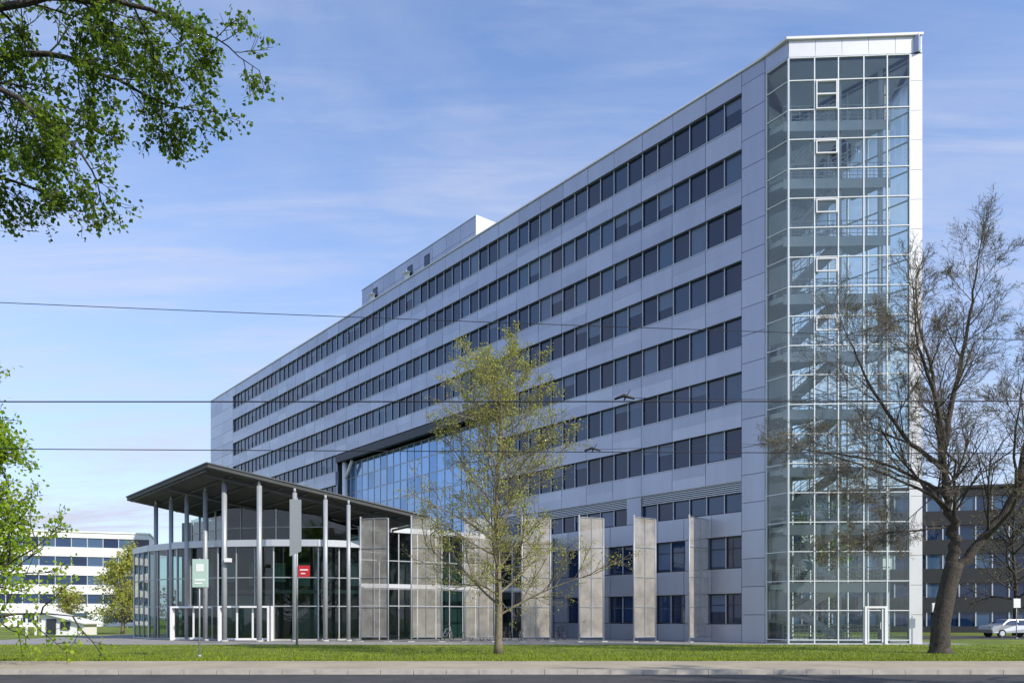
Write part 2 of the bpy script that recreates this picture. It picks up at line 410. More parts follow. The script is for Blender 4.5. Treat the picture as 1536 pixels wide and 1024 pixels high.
for (u, w_) in ((-.6, -1.6), (-2.9, -3.4), (-4.6, -5.15)):
    c = F2(u, w_); inn.tube([(c[0], c[1], 0), (c[0], c[1], 34.9)], [.15, .15], 12, white)
inn.fbox(F, S0 - .08, S0 + .015, NQ + .15, -.47, 0, 34.9, innerwall)
for k in range(11):
    zz = max(0.06, 31.6 - 3.5 * k)
    inn.fbox(F, S0 - .12, S0 - .085, -2.4, -1.2, zz, zz + 2.2, steelgrey)
inn.prism([F2(1.6, -.5), (P[0] + .2, P[1] + .5), (Q[0] - .5, Q[1] + .3), F2(1.6, NQ + .2)], .01, .06, concrete)
inn.prism([A, P, Q, QS], 34.9, 35.2, white)
inn.build(ob); tw.build(ob); tg.build(ob)

# ------------------------------------------------------------------ entrance pavilion
pv = empty('entrance_pavilion')
Nn = (-19.2, 50.5, 11.28); Ll = (-28.4, 59.0, 10.4); Rr = (-5.7, 54.0, 8.35); Bb = (-14.96, 62.5, 7.47)
v1 = Vector(Ll) - Vector(Nn); v2 = Vector(Rr) - Vector(Nn); nn = v1.cross(v2)
def zroof(p): return Nn[2] - (nn.x * (p[0] - Nn[0]) + nn.y * (p[1] - Nn[1])) / nn.z
rf = MB('canopy_roof')
rf.prism([Nn[:2], Rr[:2], Bb[:2], Ll[:2]], lambda p: zroof(p) - .22, lambda p: zroof(p), roofdark)
rf.prism([(Nn[0] - .05, Nn[1] - .08), (Rr[0] + .1, Rr[1] - .05), (Bb[0], Bb[1] + .1), (Ll[0] - .1, Ll[1])], lambda p: zroof(p) + .003, lambda p: zroof(p) + .07, roofedge)
for t in [i / 9 for i in range(10)]:
    p = lerp(Nn, Rr, t); q = lerp(Ll, Bb, t)
    p = lerp(p, q, .04); q = lerp(p, q, .97)
    rf.tube([(p[0] + .2, p[1], zroof(p) - .32), (q[0] + .2, q[1], zroof(q) - .32)], [.08, .08], 6, roofdark)
for t in (.08, .5, .9):
    p = lerp(Nn, Ll, t); q = lerp(Rr, Bb, t)
    p = lerp(p, q, .02); q = lerp(p, q, .97)
    rf.tube([(p[0], p[1], zroof(p) - .45), (q[0], q[1], zroof(q) - .45)], [.10, .10], 6, roofdark)
rf.build(pv)
cl = MB('columns')
for (cx, cy, r) in ((-18.7, 52.0, .17), (-16.3, 51.6, .17), (-14.1, 51.9, .15), (-12.2, 52.3, .15), (-10.75, 52.6, .13), (-25.9, 58.2, .15), (-24.2, 56.8, .15), (-22.6, 55.6, .15), (-20.7, 54.0, .15)):
    cl.tube([(cx, cy, 0), (cx, cy, zroof((cx, cy)) - .5)], [r, r], 16, steelgrey)
    cl.tube([(cx, cy, 0), (cx, cy, .12)], [r + .1, r + .08], 16, concrete)
    zz = zroof((cx, cy)) - .5
    cl.tube([(cx, cy, zz), (cx, cy, zz + .3)], [r * .6, r * .6], 10, steelgrey)
cl.box(-18.55, -18.15, 51.55, 51.85, 5.15, 5.4, white); cl.tube([(-18.7, 52, 5.2), (-18.3, 51.75, 5.2)], [.04, .04], 6, steelgrey)
cl.build(pv)
hl = MB('hall_frame'); hg = MB('hall_glazing')
def hall(pts, z0, z1, step, rows, top=None):
    for i in range(len(pts) - 1):
        Fr, L = frame_of(pts[i], pts[i + 1]); n = max(1, round(L / step)); ds = L / n
        p, a, nm = Fr
        for k in range(n + 1):
            if k == n and i < len(pts) - 2: continue
            q = (p[0] + a[0] * k * ds, p[1] + a[1] * k * ds)
            zt_ = (zroof(q) - .25) if top else z1
            hl.fbox(Fr, k * ds - .04, k * ds + .04, -.12, .05, z0, zt_, alu if k % 3 == 0 else steelgrey)
        for k in range(n):
            qa = (p[0] + a[0] * k * ds, p[1] + a[1] * k * ds); qb = (p[0] + a[0] * (k + 1) * ds, p[1] + a[1] * (k + 1) * ds)
            za = (zroof(qa) - .3) if top else z1; zb_ = (zroof(qb) - .3) if top else z1
            hg.poly([(qa[0], qa[1], z0), (qb[0], qb[1], z0), (qb[0], qb[1], zb_), (qa[0], qa[1], za)], hallglass)
        for zz in rows:
            hl.fbox(Fr, 0.042, L - .042, -.10, .03, zz - .035, zz + .035, steelgrey)
lowpts = [(-28.9, 61.2), (-26.6, 58.6), (-23.6, 56.4), (-20.2, 55.0), (-16.2, 54.4), (-13.2, 54.5), (-10.6, 55.6)]
hall(lowpts, 0.02, 6.4, 1.25, [2.35, 4.3])
for i in range(len(lowpts) - 1):
    Fr, L = frame_of(lowpts[i], lowpts[i + 1])
    hl.fbox(Fr, -.05, L + .05, -.25, .35 if i > 1 else .10, 6.4, 6.85, alu)
    hl.fbox(Fr, 0, L, -.2, .08, 0, .12, concrete)
uppts = [(-24.4, 61.0), (-20.6, 57.2), (-16.5, 56.0), (-13.0, 56.0), (-10.4, 57.2), (-5.0, 62)]
hall(uppts, 6.86, 9, 1.4, [7.9], top=True)
wing = [(-10.6, 55.6), (-5.6, 58.6), (0.0, 63.5), (3.2, 64.0)]
hall(wing, 0.02, 7.6, 1.3, [2.4, 3.6, 5.6])
for i in range(3):
    Fr, L = frame_of(wing[i], wing[i + 1]); hl.fbox(Fr, 0, L, -.3, .15, 7.6, 7.95, alu)
    hl.fbox(Fr, 0, L, -.2, .1, 3.65, 3.95, alu)
hl.prism([(-28.8, 61.4), (-26.5, 58.9), (-23.5, 56.8), (-20.2, 55.4), (-16.2, 54.8), (-13.2, 54.9), (-10.6, 56.0), (-6, 62), (-14, 68), (-24, 68)], 6.45, 6.84, roofdark)
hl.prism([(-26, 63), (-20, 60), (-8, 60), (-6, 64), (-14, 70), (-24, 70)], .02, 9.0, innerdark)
hl.prism([(-10.4, 56.2), (-5.6, 59.2), (0.0, 64.1), (3.0, 64.6), (-2, 70), (-12, 70)], 7.62, 7.9, roofdark)
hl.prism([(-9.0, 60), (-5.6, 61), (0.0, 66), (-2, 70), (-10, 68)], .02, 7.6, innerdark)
hl.prism([(-24, 59.5), (-19, 57.2), (-13, 57), (-11, 58), (-12, 60), (-22, 61)], 3.3, 3.55, concrete)
for cx, cy in ((-22, 59), (-18, 57.4), (-14, 57.2)):
    hl.tube([(cx, cy, 0), (cx, cy, 6.4)], [.15, .15], 12, white)
hl.box(-21, -17.5, 57.3, 58.0, .02, 1.1, innerwall)
hl.box(-16, -14.2, 58.3, 58.8, .02, 2.2, concrete)
hl.prism([(-22, 59.3), (-18, 59.3), (-18, 59.8), (-22, 59.8)], .2, 3.2, innerwall)
for i in range(7):
    x0 = -23 + i * 1.8; hl.box(x0, x0 + .9, 59.0, 59.05, 3.9 + (i % 2) * .3, 5.6, [innerwall, panB, concrete][i % 3])
def portal(px0, px1, y0, h, n):
    d = 1.0
    hl.box(px0, px0 + .12, y0, y0 + d, 0, h, white); hl.box(px1 - .12, px1, y0, y0 + d, 0, h, white)
    hl.box(px0 + .121, px1 - .121, y0, y0 + d, h - .12, h, white)
    w = (px1 - px0 - .24) / n
    for i in range(n):
        x0 = px0 + .12 + i * w
        hl.box(x0 + .002, x0 + .06, y0 + .3, y0 + .36, .05, h - .125, white); hl.box(x0 + w - .06, x0 + w - .002, y0 + .3, y0 + .36, .05, h - .125, white)
        hl.box(x0 + .062, x0 + w - .062, y0 + .3, y0 + .36, .05, .2, white)
        hg.poly([(x0 + .06, y0 + .33, .2), (x0 + w - .06, y0 + .33, .2), (x0 + w - .06, y0 + .33, h - .13), (x0 + .06, y0 + .33, h - .13)], hallglass)
portal(-19.6, -16.2, 53.3, 2.35, 3)
portal(-23.6, -20.6, 55.2, 2.35, 2)
hl.build(pv); hg.build(pv)

# ------------------------------------------------------------------ perforated metal screens
scr = [((11.3, 51.0), (13.1, 52.9)), ((7.8, 51.2), (9.4, 52.4)), ((4.3, 51.3), (5.95, 52.0)),
       ((.64, 51.4), (2.5, 52.0)), ((-3.05, 51.5), (-1.15, 51.9)), ((-6.5, 51.7), (-4.55, 51.8)), ((-9.9, 52.3), (-8.0, 51.7))]
for p, q in scr:
    s = MB('perforated_metal_screen'); Fr, L = frame_of(p, q); H = 8.0
    s.tube([(p[0], p[1], 0), (p[0], p[1], H + .15)], [.06, .06], 8, steelgrey)
    s.tube([(q[0], q[1], 0), (q[0], q[1], H)], [.05, .05], 8, steelgrey)
    p_, a, nm = Fr
    for k in range(4):
        z0 = .35 + k * 1.92
        c = [(p_[0] + a[0] * u, p_[1] + a[1] * u) for u in (.08, L - .07)]
        s.poly([(c[0][0], c[0][1], z0), (c[1][0], c[1][1], z0), (c[1][0], c[1][1], z0 + 1.885), (c[0][0], c[0][1], z0 + 1.885)], perf)
        s.fbox(Fr, .07, L - .06, -.04, .05, z0 + 1.888, z0 + 1.917, steelgrey)
        s.fbox(Fr, L * .5 - .012, L * .5 + .012, .01, .05, z0, z0 + 1.885, steelgrey)
    s.fbox(Fr, .07, L - .06, -.04, .05, .3, .348, steelgrey)
    s.tube([(p[0], p[1], 5.9), (p[0] + 1.4, p[1] + 1.6, 5.9)], [.025] * 2, 5, steelgrey)
    s.fbox(Fr, -.2, .2, -.2, .2, 0, .06, concrete); s.fbox(Fr, L - .2, L + .2, -.2, .2, 0, .06, concrete)
    s.build()

# ------------------------------------------------------------------ bicycles parked by the screens
def bicycle(x, y, a):
    s = MB('bicycle'); c, sn = math.cos(a), math.sin(a)
    def T(u, z, w=0): return (x + c * u - sn * w, y + sn * u + c * w, z)
    for cx in (-.52, .52):
        s.tube([T(cx + .33 * math.cos(t * math.pi / 8), .34 + .33 * math.sin(t * math.pi / 8)) for t in range(17)], [.022] * 17, 5, blackm, cap=False)
        for t in range(4):
            s.tube([T(cx + .33 * math.cos(t * .785), .34 + .33 * math.sin(t * .785)), T(cx - .33 * math.cos(t * .785), .34 - .33 * math.sin(t * .785))], [.004] * 2, 3, alu)
    m = R.choice([steelgrey, blackm, dark])
    for p_, q_ in (((-.52, .34), (-.1, .3)), ((-.1, .3), (-.25, .85)), ((-.52, .34), (-.22, .75)), ((-.1, .3), (.38, .78)), ((-.22, .78), (.36, .85)), ((.52, .34), (.35, .98))):
        s.tube([T(*p_), T(*q_)], [.02] * 2, 6, m)
    s.tube([T(.33, .98, -.26), T(.4, 1.0, 0), T(.33, .98, .26)], [.015] * 3, 5, blackm); s.box(x - .25 * c - .1, x - .25 * c + .1, y - .25 * sn - .06, y - .25 * sn + .06, .86, .92, blackm)
    s.build()
for i in range(7):
    bicycle(-4.2 + i * 1.25 + R.uniform(-.2, .2), 54.2 + .25 * i, 1.1 + R.uniform(-.2, .2))

# ------------------------------------------------------------------ street furniture
def pole_sign(name, x, y, hp, parts, r=.035):
    s = MB(name); s.tube([(x, y, 0), (x, y, hp)], [r, r * .8], 8, steelgrey); s.tube([(x, y, 0), (x, y, .1)], [r * 2.4, r * 2], 8, steelgrey)
    for (x0, x1, z0, z1, m) in parts:
        s.box(x0, x1, y - .09, y - .05, z0, z1, m); s.box(x0 - .02, x1 + .02, y - .049, y - .03, z0 - .02, z1 + .02, alu)
    return s
s = pole_sign('tram_stop_sign', -12.5, 32, 3.95, [(-12.75, -12.15, 2.8, 3.9, greenm)])
s.prism([(-12.60, 31.90), (-12.30, 31.90), (-12.30, 31.907), (-12.60, 31.907)], 3.42, 3.72, white)
s.box(-12.66, -12.24, 31.90, 31.907, 3.05, 3.12, white); s.box(-12.66, -12.36, 31.90, 31.907, 2.92, 2.98, white); s.build()
s = MB('direction_sign')
s.tube([(-12.1, 45, 0), (-12.1, 45, 8.3)], [.07, .05], 10, steelgrey)
s.prism([(-12.45, 44.8), (-11.85, 45.0), (-11.87, 45.05), (-12.47, 44.85)], lambda p: 5.0 if p[0] < -12.2 else 5.3, 8.2, bannerm)
s.box(-12.0, -11.35, 44.9, 44.95, 3.85, 4.5, redm); s.box(-11.9, -11.45, 44.89, 44.897, 4.22, 4.29, white); s.box(-11.85, -11.6, 44.89, 44.897, 4.02, 4.08, white)
s.tube([(-12.1, 45, 4.2), (-12.0, 44.95, 4.2)], [.03, .03], 6, steelgrey); s.build()
pole_sign('parking_sign', 24.6, 46.5, 2.5, [(24.4, 24.8, 1.9, 2.4, white)]).build()
pole_sign('parking_sign', 37.2, 59, 3.0, [(36.95, 37.45, 2.3, 2.95, white)]).build()

def wire(pts, r):
    s = MB('overhead_wire'); s.tube(pts, [r] * len(pts), 5, blackm); return s
def sagline(x0, x1, y0, y1, z0, z1, sag, n=24):
    return [(x0 + (x1 - x0) * i / n, y0 + (y1 - y0) * i / n, z0 + (z1 - z0) * i / n - sag * 4 * (i / n) * (1 - i / n)) for i in range(n + 1)]
w = wire(sagline(-26, 26, 15, 15, 5.65, 5.68, .03), .013); w.build()
w = wire(sagline(-30, 30, 19, 19, 5.72, 5.45, .06), .011); w.build()
w = wire(sagline(-24, 32, 17, 17, 8.9, 7.0, .25), .008); w.build()
for (x, y, z) in ((2.1, 15, 5.66), (1.9, 19, 5.52)):
    s = MB('wire_hanger'); s.tube([(x - .18, y, z + .02), (x, y, z + .09), (x + .2, y, z + .03)], [.02, .035, .02], 6, blackm)
    s.tube([(x, y, z), (x + .12, y, z + .2)], [.015, .008], 5, blackm)
    s.tube([(x, y, z + .05), (x + 9, y + 6, z + 1.6)], [.005, .005], 4, blackm); s.build()

# ------------------------------------------------------------------ parked car
def car(x, y, zrot):
    e = MB('parked_car')
    prof = [(-2.15, .35), (-2.2, .62), (-2.1, .88), (-1.35, .98), (-.75, 1.40), (.55, 1.46), (1.35, 1.42), (2.0, .98), (2.15, .85), (2.18, .4)]
    W = .86
    n = len(prof)
    rings = []
    for yy, sc in ((-W, .97), (-W * .96, 1), (W * .96, 1), (W, .97)):
        rings.append([(px * sc, yy * (1 - (.16 if pz > 1.0 else 0)), pz) for (px, pz) in prof])
    b = len(e.v); k = e.mid(carpaint)
    for ring in rings: e.v += ring
    for r in range(3):
        for i in range(n):
            j = (i + 1) % n; e.f.append((b + r * n + i, b + r * n + j, b + (r + 1) * n + j, b + (r + 1) * n + i)); e.mi.append(k); e.smooth.append(False)
    e.f.append(tuple(b + i for i in reversed(range(n)))); e.f.append(tuple(b + 3 * n + i for i in range(n))); e.mi += [k, k]; e.smooth += [False] * 2
    for sgn in (-1, 1):
        for win_ in ([(-1.2, 1.0), (-.72, 1.34), (.0, 1.38), (.0, 1.0)], [(.06, 1.0), (.06, 1.38), (.75, 1.38), (.8, 1.0)], [(.86, 1.0), (.82, 1.37), (1.28, 1.35), (1.7, 1.02)]):
            pts = [(px, sgn * (W * (.855 if pz > 1.1 else 1.0) + .006), pz) for px, pz in win_]
            e.poly(pts if sgn > 0 else pts[::-1], winA)
        for cx in (-1.35, 1.3):
            e.tube([(cx, sgn * .68, .32), (cx, sgn * .885, .32)], [.32, .32], 20, blackm); e.tube([(cx, sgn * .88, .32), (cx, sgn * .895, .32)], [.2, .2], 14, alu)
        e.box(-2.19, -2.12, sgn * .65 - .15, sgn * .65 + .15, .62, .76, white); e.box(2.1, 2.185, sgn * .68 - .12, sgn * .68 + .12, .68, .85, redm)
    e.poly([(-1.3, -.66, 1.01), (-1.3, .66, 1.01), (-.79, .62, 1.39), (-.79, -.62, 1.39)], winA)
    o = e.build(); o.location = (x, y, .01); o.rotation_euler = (0, 0, zrot)
car(39.6, 63.5, .08); car(46.5, 64.5, .05)

# ------------------------------------------------------------------ background buildings
def ribbon_building(name, p, q, H, floors, depth, wallm, glassm, base=0.0, pitch=2.4):
    Fr, L = frame_of(p, q); b = MB(name)
    b.fbox(Fr, 0, L, -depth, -.3, base, H, wallm)
    fh = (H - base) / floors
    for k in range(floors):
        z0 = base + k * fh
        b.fbox(Fr, 0, L, -.29, 0, z0 + fh * .72, z0 + fh, wallm)
        b.fbox(Fr, 0, L, -.29, 0, z0, z0 + fh * .22, wallm)
        n = int(L / pitch); ds = L / n
        for i in range(n):
            b.fbox(Fr, i * ds + .06, (i + 1) * ds - .06, -.29, -.2, z0 + fh * .22, z0 + fh * .72, R.choices([winA, winC, glassm, innerwall], [3, 2, 2, .4])[0])
            b.fbox(Fr, i * ds - .06, i * ds + .06, -.29, -.1, z0 + fh * .221, z0 + fh * .719, alu)
    b.fbox(Fr, -.2, L + .2, -depth, .15, H, H + .25, wallm)
    return b.build()
ribbon_building('white_office_building', (-125, 118), (-63.5, 140), 16.0, 5, 14, white, winB)
ribbon_building('dark_office_building', (27, 88), (75, 76), 15.0, 5, 14, joint, winA, pitch=1.5)
s = MB('garden_building')
def zs(p): return 2.5 - (p[0] + 43.4) * .26
s.prism([(-43.7, 70.8), (-38.0, 71.2), (-38.0, 74), (-43.7, 74)], lambda p: zs(p) - .12, zs, white)
s.prism([(-42.0, 71.4), (-38.3, 71.6), (-38.3, 73.8), (-42.0, 73.8)], 0, lambda p: zs(p) - .125, white)
s.prism([(-43.3, 73.6), (-42.01, 73.6), (-42.01, 73.8), (-43.3, 73.8)], 0, lambda p: zs(p) - .125, innerdark)
s.box(-41.5, -40.7, 71.30, 71.43, .1, 1.45, dark); s.box(-40.3, -39.5, 71.38, 71.50, .5, 1.2, dark)
for px in (-43.3, -42.5): s.box(px, px + .12, 71.2, 71.35, 0, zs((px + .12, 0)) - .125, white)
s.build()

# ------------------------------------------------------------------ trees
def rnd_dir(d, ang):
    ax = d.cross(Vector((R.gauss(0, 1), R.gauss(0, 1), R.gauss(0, 1))))
    if ax.length < 1e-4: ax = d.orthogonal()
    ax.normalize(); return (Quaternion(ax, ang) @ d).normalized()
def catmull(pts, n):
    pts = [Vector(p) for p in pts]; out = []
    P_ = [pts[0] * 2 - pts[1]] + pts + [pts[-1] * 2 - pts[-2]]
    for i in range(1, len(P_) - 2):
        for k in range(n):
            t = k / n; a, b, c, d = P_[i - 1], P_[i], P_[i + 1], P_[i + 2]
            out.append(.5 * ((2 * b) + (c - a) * t + (2 * a - 5 * b + 4 * c - d) * t * t + (3 * b - a - 3 * c + d) * t ** 3))
    out.append(pts[-1]); return out
class Tree:
    def __init__(s, name, barkm, leafm, prm, twigm=None):
        s.root = empty(name); s.w = MB('wood'); s.l = MB('foliage'); s.bm = barkm; s.tm = twigm or barkm; s.lm = leafm; s.p = prm
    def limb(s, pts, r0, r1, lvl=0, kids=8, kl=3.0, t0=.3, n=5):
        path = catmull(pts, n)
        path = [p + Vector((R.gauss(0, 1), R.gauss(0, 1), R.gauss(0, 1))) * (r0 * .18 if 0 < i < len(path) - 1 else 0) for i, p in enumerate(path)]
        N = len(path); rad = [r0 + (r1 - r0) * (i / (N - 1)) ** .8 for i in range(N)]
        s.w.tube(path, rad, 9 if r0 > .1 else 6, s.bm)
        for k in range(kids):
            t = t0 + (1 - t0) * (k + R.random() * .9) / kids
            i = min(N - 2, int(t * (N - 1))); d = (path[i + 1] - path[i]).normalized()
            s.grow(path[i], rnd_dir(d, math.radians(R.uniform(*s.p['ang0']))), kl * R.uniform(.65, 1.15) * (1 - .45 * t), rad[i] * R.uniform(.35, .55), lvl + 1)
        d = (path[-1] - path[-2]).normalized(); s.grow(path[-1], d, kl * .6, r1, lvl + 1)
    def grow(s, p, d, L, r, lvl):
        P_ = s.p; n = 5 if lvl < P_['max'] else 3
        if lvl >= 4: n = 3
        path = [p.copy()]; dd = d.copy(); dirs = [dd.copy()]
        for i in range(n):
            dd = (dd + Vector((R.gauss(0, 1), R.gauss(0, 1), R.gauss(0, 1))) * P_['wob'] + Vector((0, 0, P_['trop']))).normalized()
            path.append(path[-1] + dd * (L / n)); dirs.append(dd.copy())
        r = max(r, P_['rmin']); re = max(r * .3, P_['rmin'] * .6)
        s.w.tube(path, [r + (re - r) * i / n for i in range(n + 1)], 6 if r > .04 else 3, s.bm if r > .03 else s.tm, cap=False)
        if lvl < P_['max']:
            m = P_['kids'][min(lvl, len(P_['kids']) - 1)]
            for k in range(m):
                t = .15 + .85 * (k + R.random()) / m; x = t * n; i = min(n - 1, int(x)); q = path[i].lerp(path[i + 1], x - i)
                s.grow(q, rnd_dir(dirs[i], math.radians(R.uniform(*P_['ang']))), L * R.uniform(*P_['ratio']) * (1 - .35 * t), r * .5, lvl + 1)
        if lvl >= P_['leaflvl']:
            m = P_['leaves']
            m = int(m) + (1 if R.random() < m - int(m) else 0)
            for k in range(m):
                x = n * (.15 + .85 * R.random()); i = min(n - 1, int(x)); q = path[i].lerp(path[i + 1], x - i)
                q = q + Vector((R.gauss(0, 1), R.gauss(0, 1), R.gauss(0, 1))) * P_['spread']
                s.l.leaf(q, rnd_dir(dirs[i], math.radians(R.uniform(20, 100))), P_['leaf'] * R.uniform(.6, 1.3), s.lm)
    def done(s):
        s.w.build(s.root); s.l.build(s.root)
        print(s.root.name, 'wood', len(s.w.f), 'leaves', len(s.l.f)); return s.root

t = Tree('young_tree', bark2, leafY, dict(max=4, kids=[0, 8, 6, 4], ang0=(35, 60), ang=(22, 55), ratio=(.42, .64), wob=.08, trop=.05, rmin=.0065, leaflvl=3, leaves=1.9, leaf=.085, spread=.06))
tb = Vector((-.6, 34.9, 0))
lead = catmull([tb, tb + Vector((.02, 0, 2.6)), tb + Vector((-.08, .1, 6)), tb + Vector((.1, 0, 9.5)), tb + Vector((.15, 0, 12.0))], 6)
N = len(lead); t.w.tube(lead, [.24 if i == 0 else .19 - .165 * i / (N - 1) for i in range(N)], 10, t.bm)
for k in range(40):
    f = .20 + .78 * (k + R.random() * .6) / 40; i = min(N - 2, int(f * (N - 1))); hh = lead[i].z / 13
    a = k * 2.4 + R.uniform(-.4, .4); el = math.radians(R.uniform(15, 42) + 22 * hh)
    d = Vector((math.cos(a) * math.cos(el), math.sin(a) * math.cos(el), math.sin(el)))
    L = (5.0 * (1 - hh) ** .5 + .5) * R.uniform(.78, 1.1)
    if hh < .35: L *= .85
    t.grow(lead[i].copy(), d, L, .055 * (1.2 - hh), 1)
t.grow(lead[-1].copy(), Vector((0, 0, 1)), 1.2, .025, 2)
t.done()

t = Tree('large_bare_tree', bark, leafBud, dict(max=5, kids=[0, 6, 5, 4, 3], ang0=(25, 60), ang=(20, 52), ratio=(.55, .82), wob=.085, trop=.04, rmin=.0062, leaflvl=5, leaves=.45, leaf=.055, spread=.03), barkT)
Y = 35.5
t.w.tube(catmull([(19.0, Y, -.05), (19.0, Y, .5), (19.05, Y, 1.4), (19.35, Y, 2.9), (19.65, Y, 4.0)], 4), [.60, .5, .45, .43, .42, .41, .40, .4, .39, .39, .38, .38, .37, .37, .37, .37, .37], 14, t.bm)
t.limb([(19.6, Y, 3.9), (19.6, Y, 5.3), (19.35, Y + .1, 6.8), (19.1, Y, 8.6), (18.7, Y - .3, 11.2), (18.0, Y - .3, 14.0)], .29, .05, 0, 12, 4.0, .25)
t.limb([(19.62, Y, 3.7), (20.8, Y - .2, 5.0), (22.0, Y - .5, 7.1), (22.5, Y - .8, 10), (23.0, Y - 1, 14)], .26, .05, 0, 10, 4.0, .3)
t.limb([(19.1, Y, 8.2), (17.6, Y + .5, 9.8), (16.2, Y + .8, 12.2), (15.4, Y + 1, 14.2)], .13, .03, 0, 9, 3.4, .25)
t.limb([(19.4, Y, 6.4), (18.0, Y - .8, 7.0), (15.6, Y - 1.4, 7.8), (13.3, Y - 1.4, 8.6)], .11, .02, 0, 9, 2.8, .25)
t.limb([(19.1, Y, 8.4), (19.9, Y + .8, 11), (20.8, Y + 1, 14.8), (21.1, Y + .8, 17.4)], .17, .035, 0, 12, 3.3, .25)
t.limb([(19.2, Y, 9.0), (18.0, Y - 1.5, 11), (16.8, Y - 2.4, 12.8), (16.6, Y - 2.5, 14.3)], .12, .03, 0, 8, 3.2, .25)
t.limb([(19.3, Y, 7.0), (18.3, Y + 2, 8.4), (17.0, Y + 3.6, 9.4), (14.5, Y + 4.6, 10)], .11, .02, 0, 8, 3.0, .25)
t.limb([(20.8, Y - .2, 5.0), (21.3, Y - 1.6, 6.4), (20.4, Y - 3, 8.6), (20.4, Y - 3.6, 11)], .11, .02, 0, 7, 3.0, .3)
t.limb([(19.5, Y, 5.6), (17.8, Y - .5, 5.4), (16.0, Y - .8, 5.2), (14.6, Y - .9, 4.6)], .07, .015, 0, 8, 2.0, .25)
t.done()

t = Tree('overhanging_street_tree', bark, leafG, dict(max=3, kids=[0, 6, 5], ang0=(30, 75), ang=(25, 65), ratio=(.5, .75), wob=.14, trop=-.035, rmin=.006, leaflvl=2, leaves=5.2, leaf=.092, spread=.07))
t.w.tube(catmull([(-15.6, 15, -.15), (-15.5, 15, 3), (-15.3, 15, 7), (-15, 14.6, 10)], 5), [.5 - .018 * i for i in range(16)], 12, t.bm)
t.limb([(-15.2, 14.9, 7.5), (-12, 14.3, 10.5), (-9.0, 14, 12.2), (-6.9, 13.8, 12.2), (-5.3, 13.7, 11.6)], .13, .02, 0, 17, 1.9, .35)
t.limb([(-15.2, 14.9, 7.2), (-12, 14, 9.8), (-9.4, 13.8, 10.8), (-8.0, 13.6, 10.1), (-7.2, 13.5, 9.3)], .10, .02, 0, 15, 1.6, .35)
t.limb([(-15.2, 14.9, 7.6), (-12.5, 15, 11), (-9.0, 14.8, 12.0), (-7.5, 14.6, 11.5), (-6.2, 14.4, 10.8)], .10, .02, 0, 16, 1.7, .4)
t.limb([(-15.1, 14.8, 8.8), (-12.5, 13.5, 12), (-9.0, 13, 12.9), (-6.6, 13, 12.6)], .10, .02, 0, 13, 1.7, .4)
t.limb([(-15.2, 14.9, 6.6), (-12, 15.2, 9.0), (-10.3, 15.3, 10.0), (-9.0, 15.2, 9.7)], .08, .02, 0, 13, 1.6, .4)
t.done()

def crown_tree(name, base, H, rad, leafm, barkm, leaf, leaves, z0=.25, nb=22, trunk=.2, prm=None, mx=3):
    P_ = dict(max=mx, kids=[0, 6, 5, 4], ang0=(35, 65), ang=(28, 65), ratio=(.45, .65), wob=.14, trop=.05, rmin=.008, leaflvl=mx - 1, leaves=leaves, leaf=leaf, spread=leaf * .9)
    if prm: P_.update(prm)
    t = Tree(name, barkm, leafm, P_); b = Vector(base)
    lead = catmull([b, b + Vector((.1, 0, H * .3)), b + Vector((-.1, .1, H * .6)), b + Vector((0, 0, H * .9))], 5); N = len(lead)
    t.w.tube(lead, [trunk * (1 - .85 * i / (N - 1)) for i in range(N)], 9, barkm)
    for k in range(nb):
        f = z0 + (1 - z0) * (k + R.random() * .6) / nb; i = min(N - 2, int(f * (N - 1))); a = k * 2.4 + R.uniform(-.4, .4); hh = lead[i].z / H
        el = math.radians(R.uniform(5, 40) + 30 * hh)
        t.grow(lead[i].copy(), Vector((math.cos(a) * math.cos(el), math.sin(a) * math.cos(el), math.sin(el))), rad * (1.05 - .55 * hh) * R.uniform(.7, 1.05), trunk * .35, 1)
    return t.done()
crown_tree('leafy_tree', (-20.4, 28, 0), 10.6, 4.7, leafL, bark, .15, 12, z0=.16, nb=56)
crown_tree('spring_tree', (-37.0, 76, 0), 7.4, 3.4, leafY, bark2, .22, 6, z0=.12, nb=20)
crown_tree('spring_shrub', (-44.5, 80, 0), 4.0, 3.0, leafY, bark2, .2, 4, z0=.05, nb=16)
crown_tree('street_tree', (20, 12.5, -.15), 13, 6.0, leafG, bark, .2, 4, z0=.3, nb=18, trunk=.3)
crown_tree('background_tree', (44, 70, 0), 13, 6.0, leafBud, bark, .12, 2.0, z0=.25, nb=22, trunk=.25)
crown_tree('background_tree', (28.5, 74, 0), 12, 5.0, leafG, bark, .25, 3.0, z0=.2, nb=20, trunk=.22)
tb_ = MB('distant_tree_belt')
for i in range(260):
    x = -420 + i * 3.4 + R.uniform(-3, 3); y = R.uniform(215, 250); h = R.uniform(7, 13)
    for k in range(80):
        th = R.uniform(0, 6.28); rr = 3.5 * math.sqrt(R.random()); zz = h * R.random() ** .7
        q = Vector((x + math.cos(th) * rr, y + math.sin(th) * rr, zz * (1 - .25 * rr / 3.5)))
        tb_.leaf(q, Vector((R.gauss(0, 1), R.gauss(0, 1), R.gauss(0, 1))).normalized(), R.uniform(.9, 1.9), leafFar)
tb_.build()

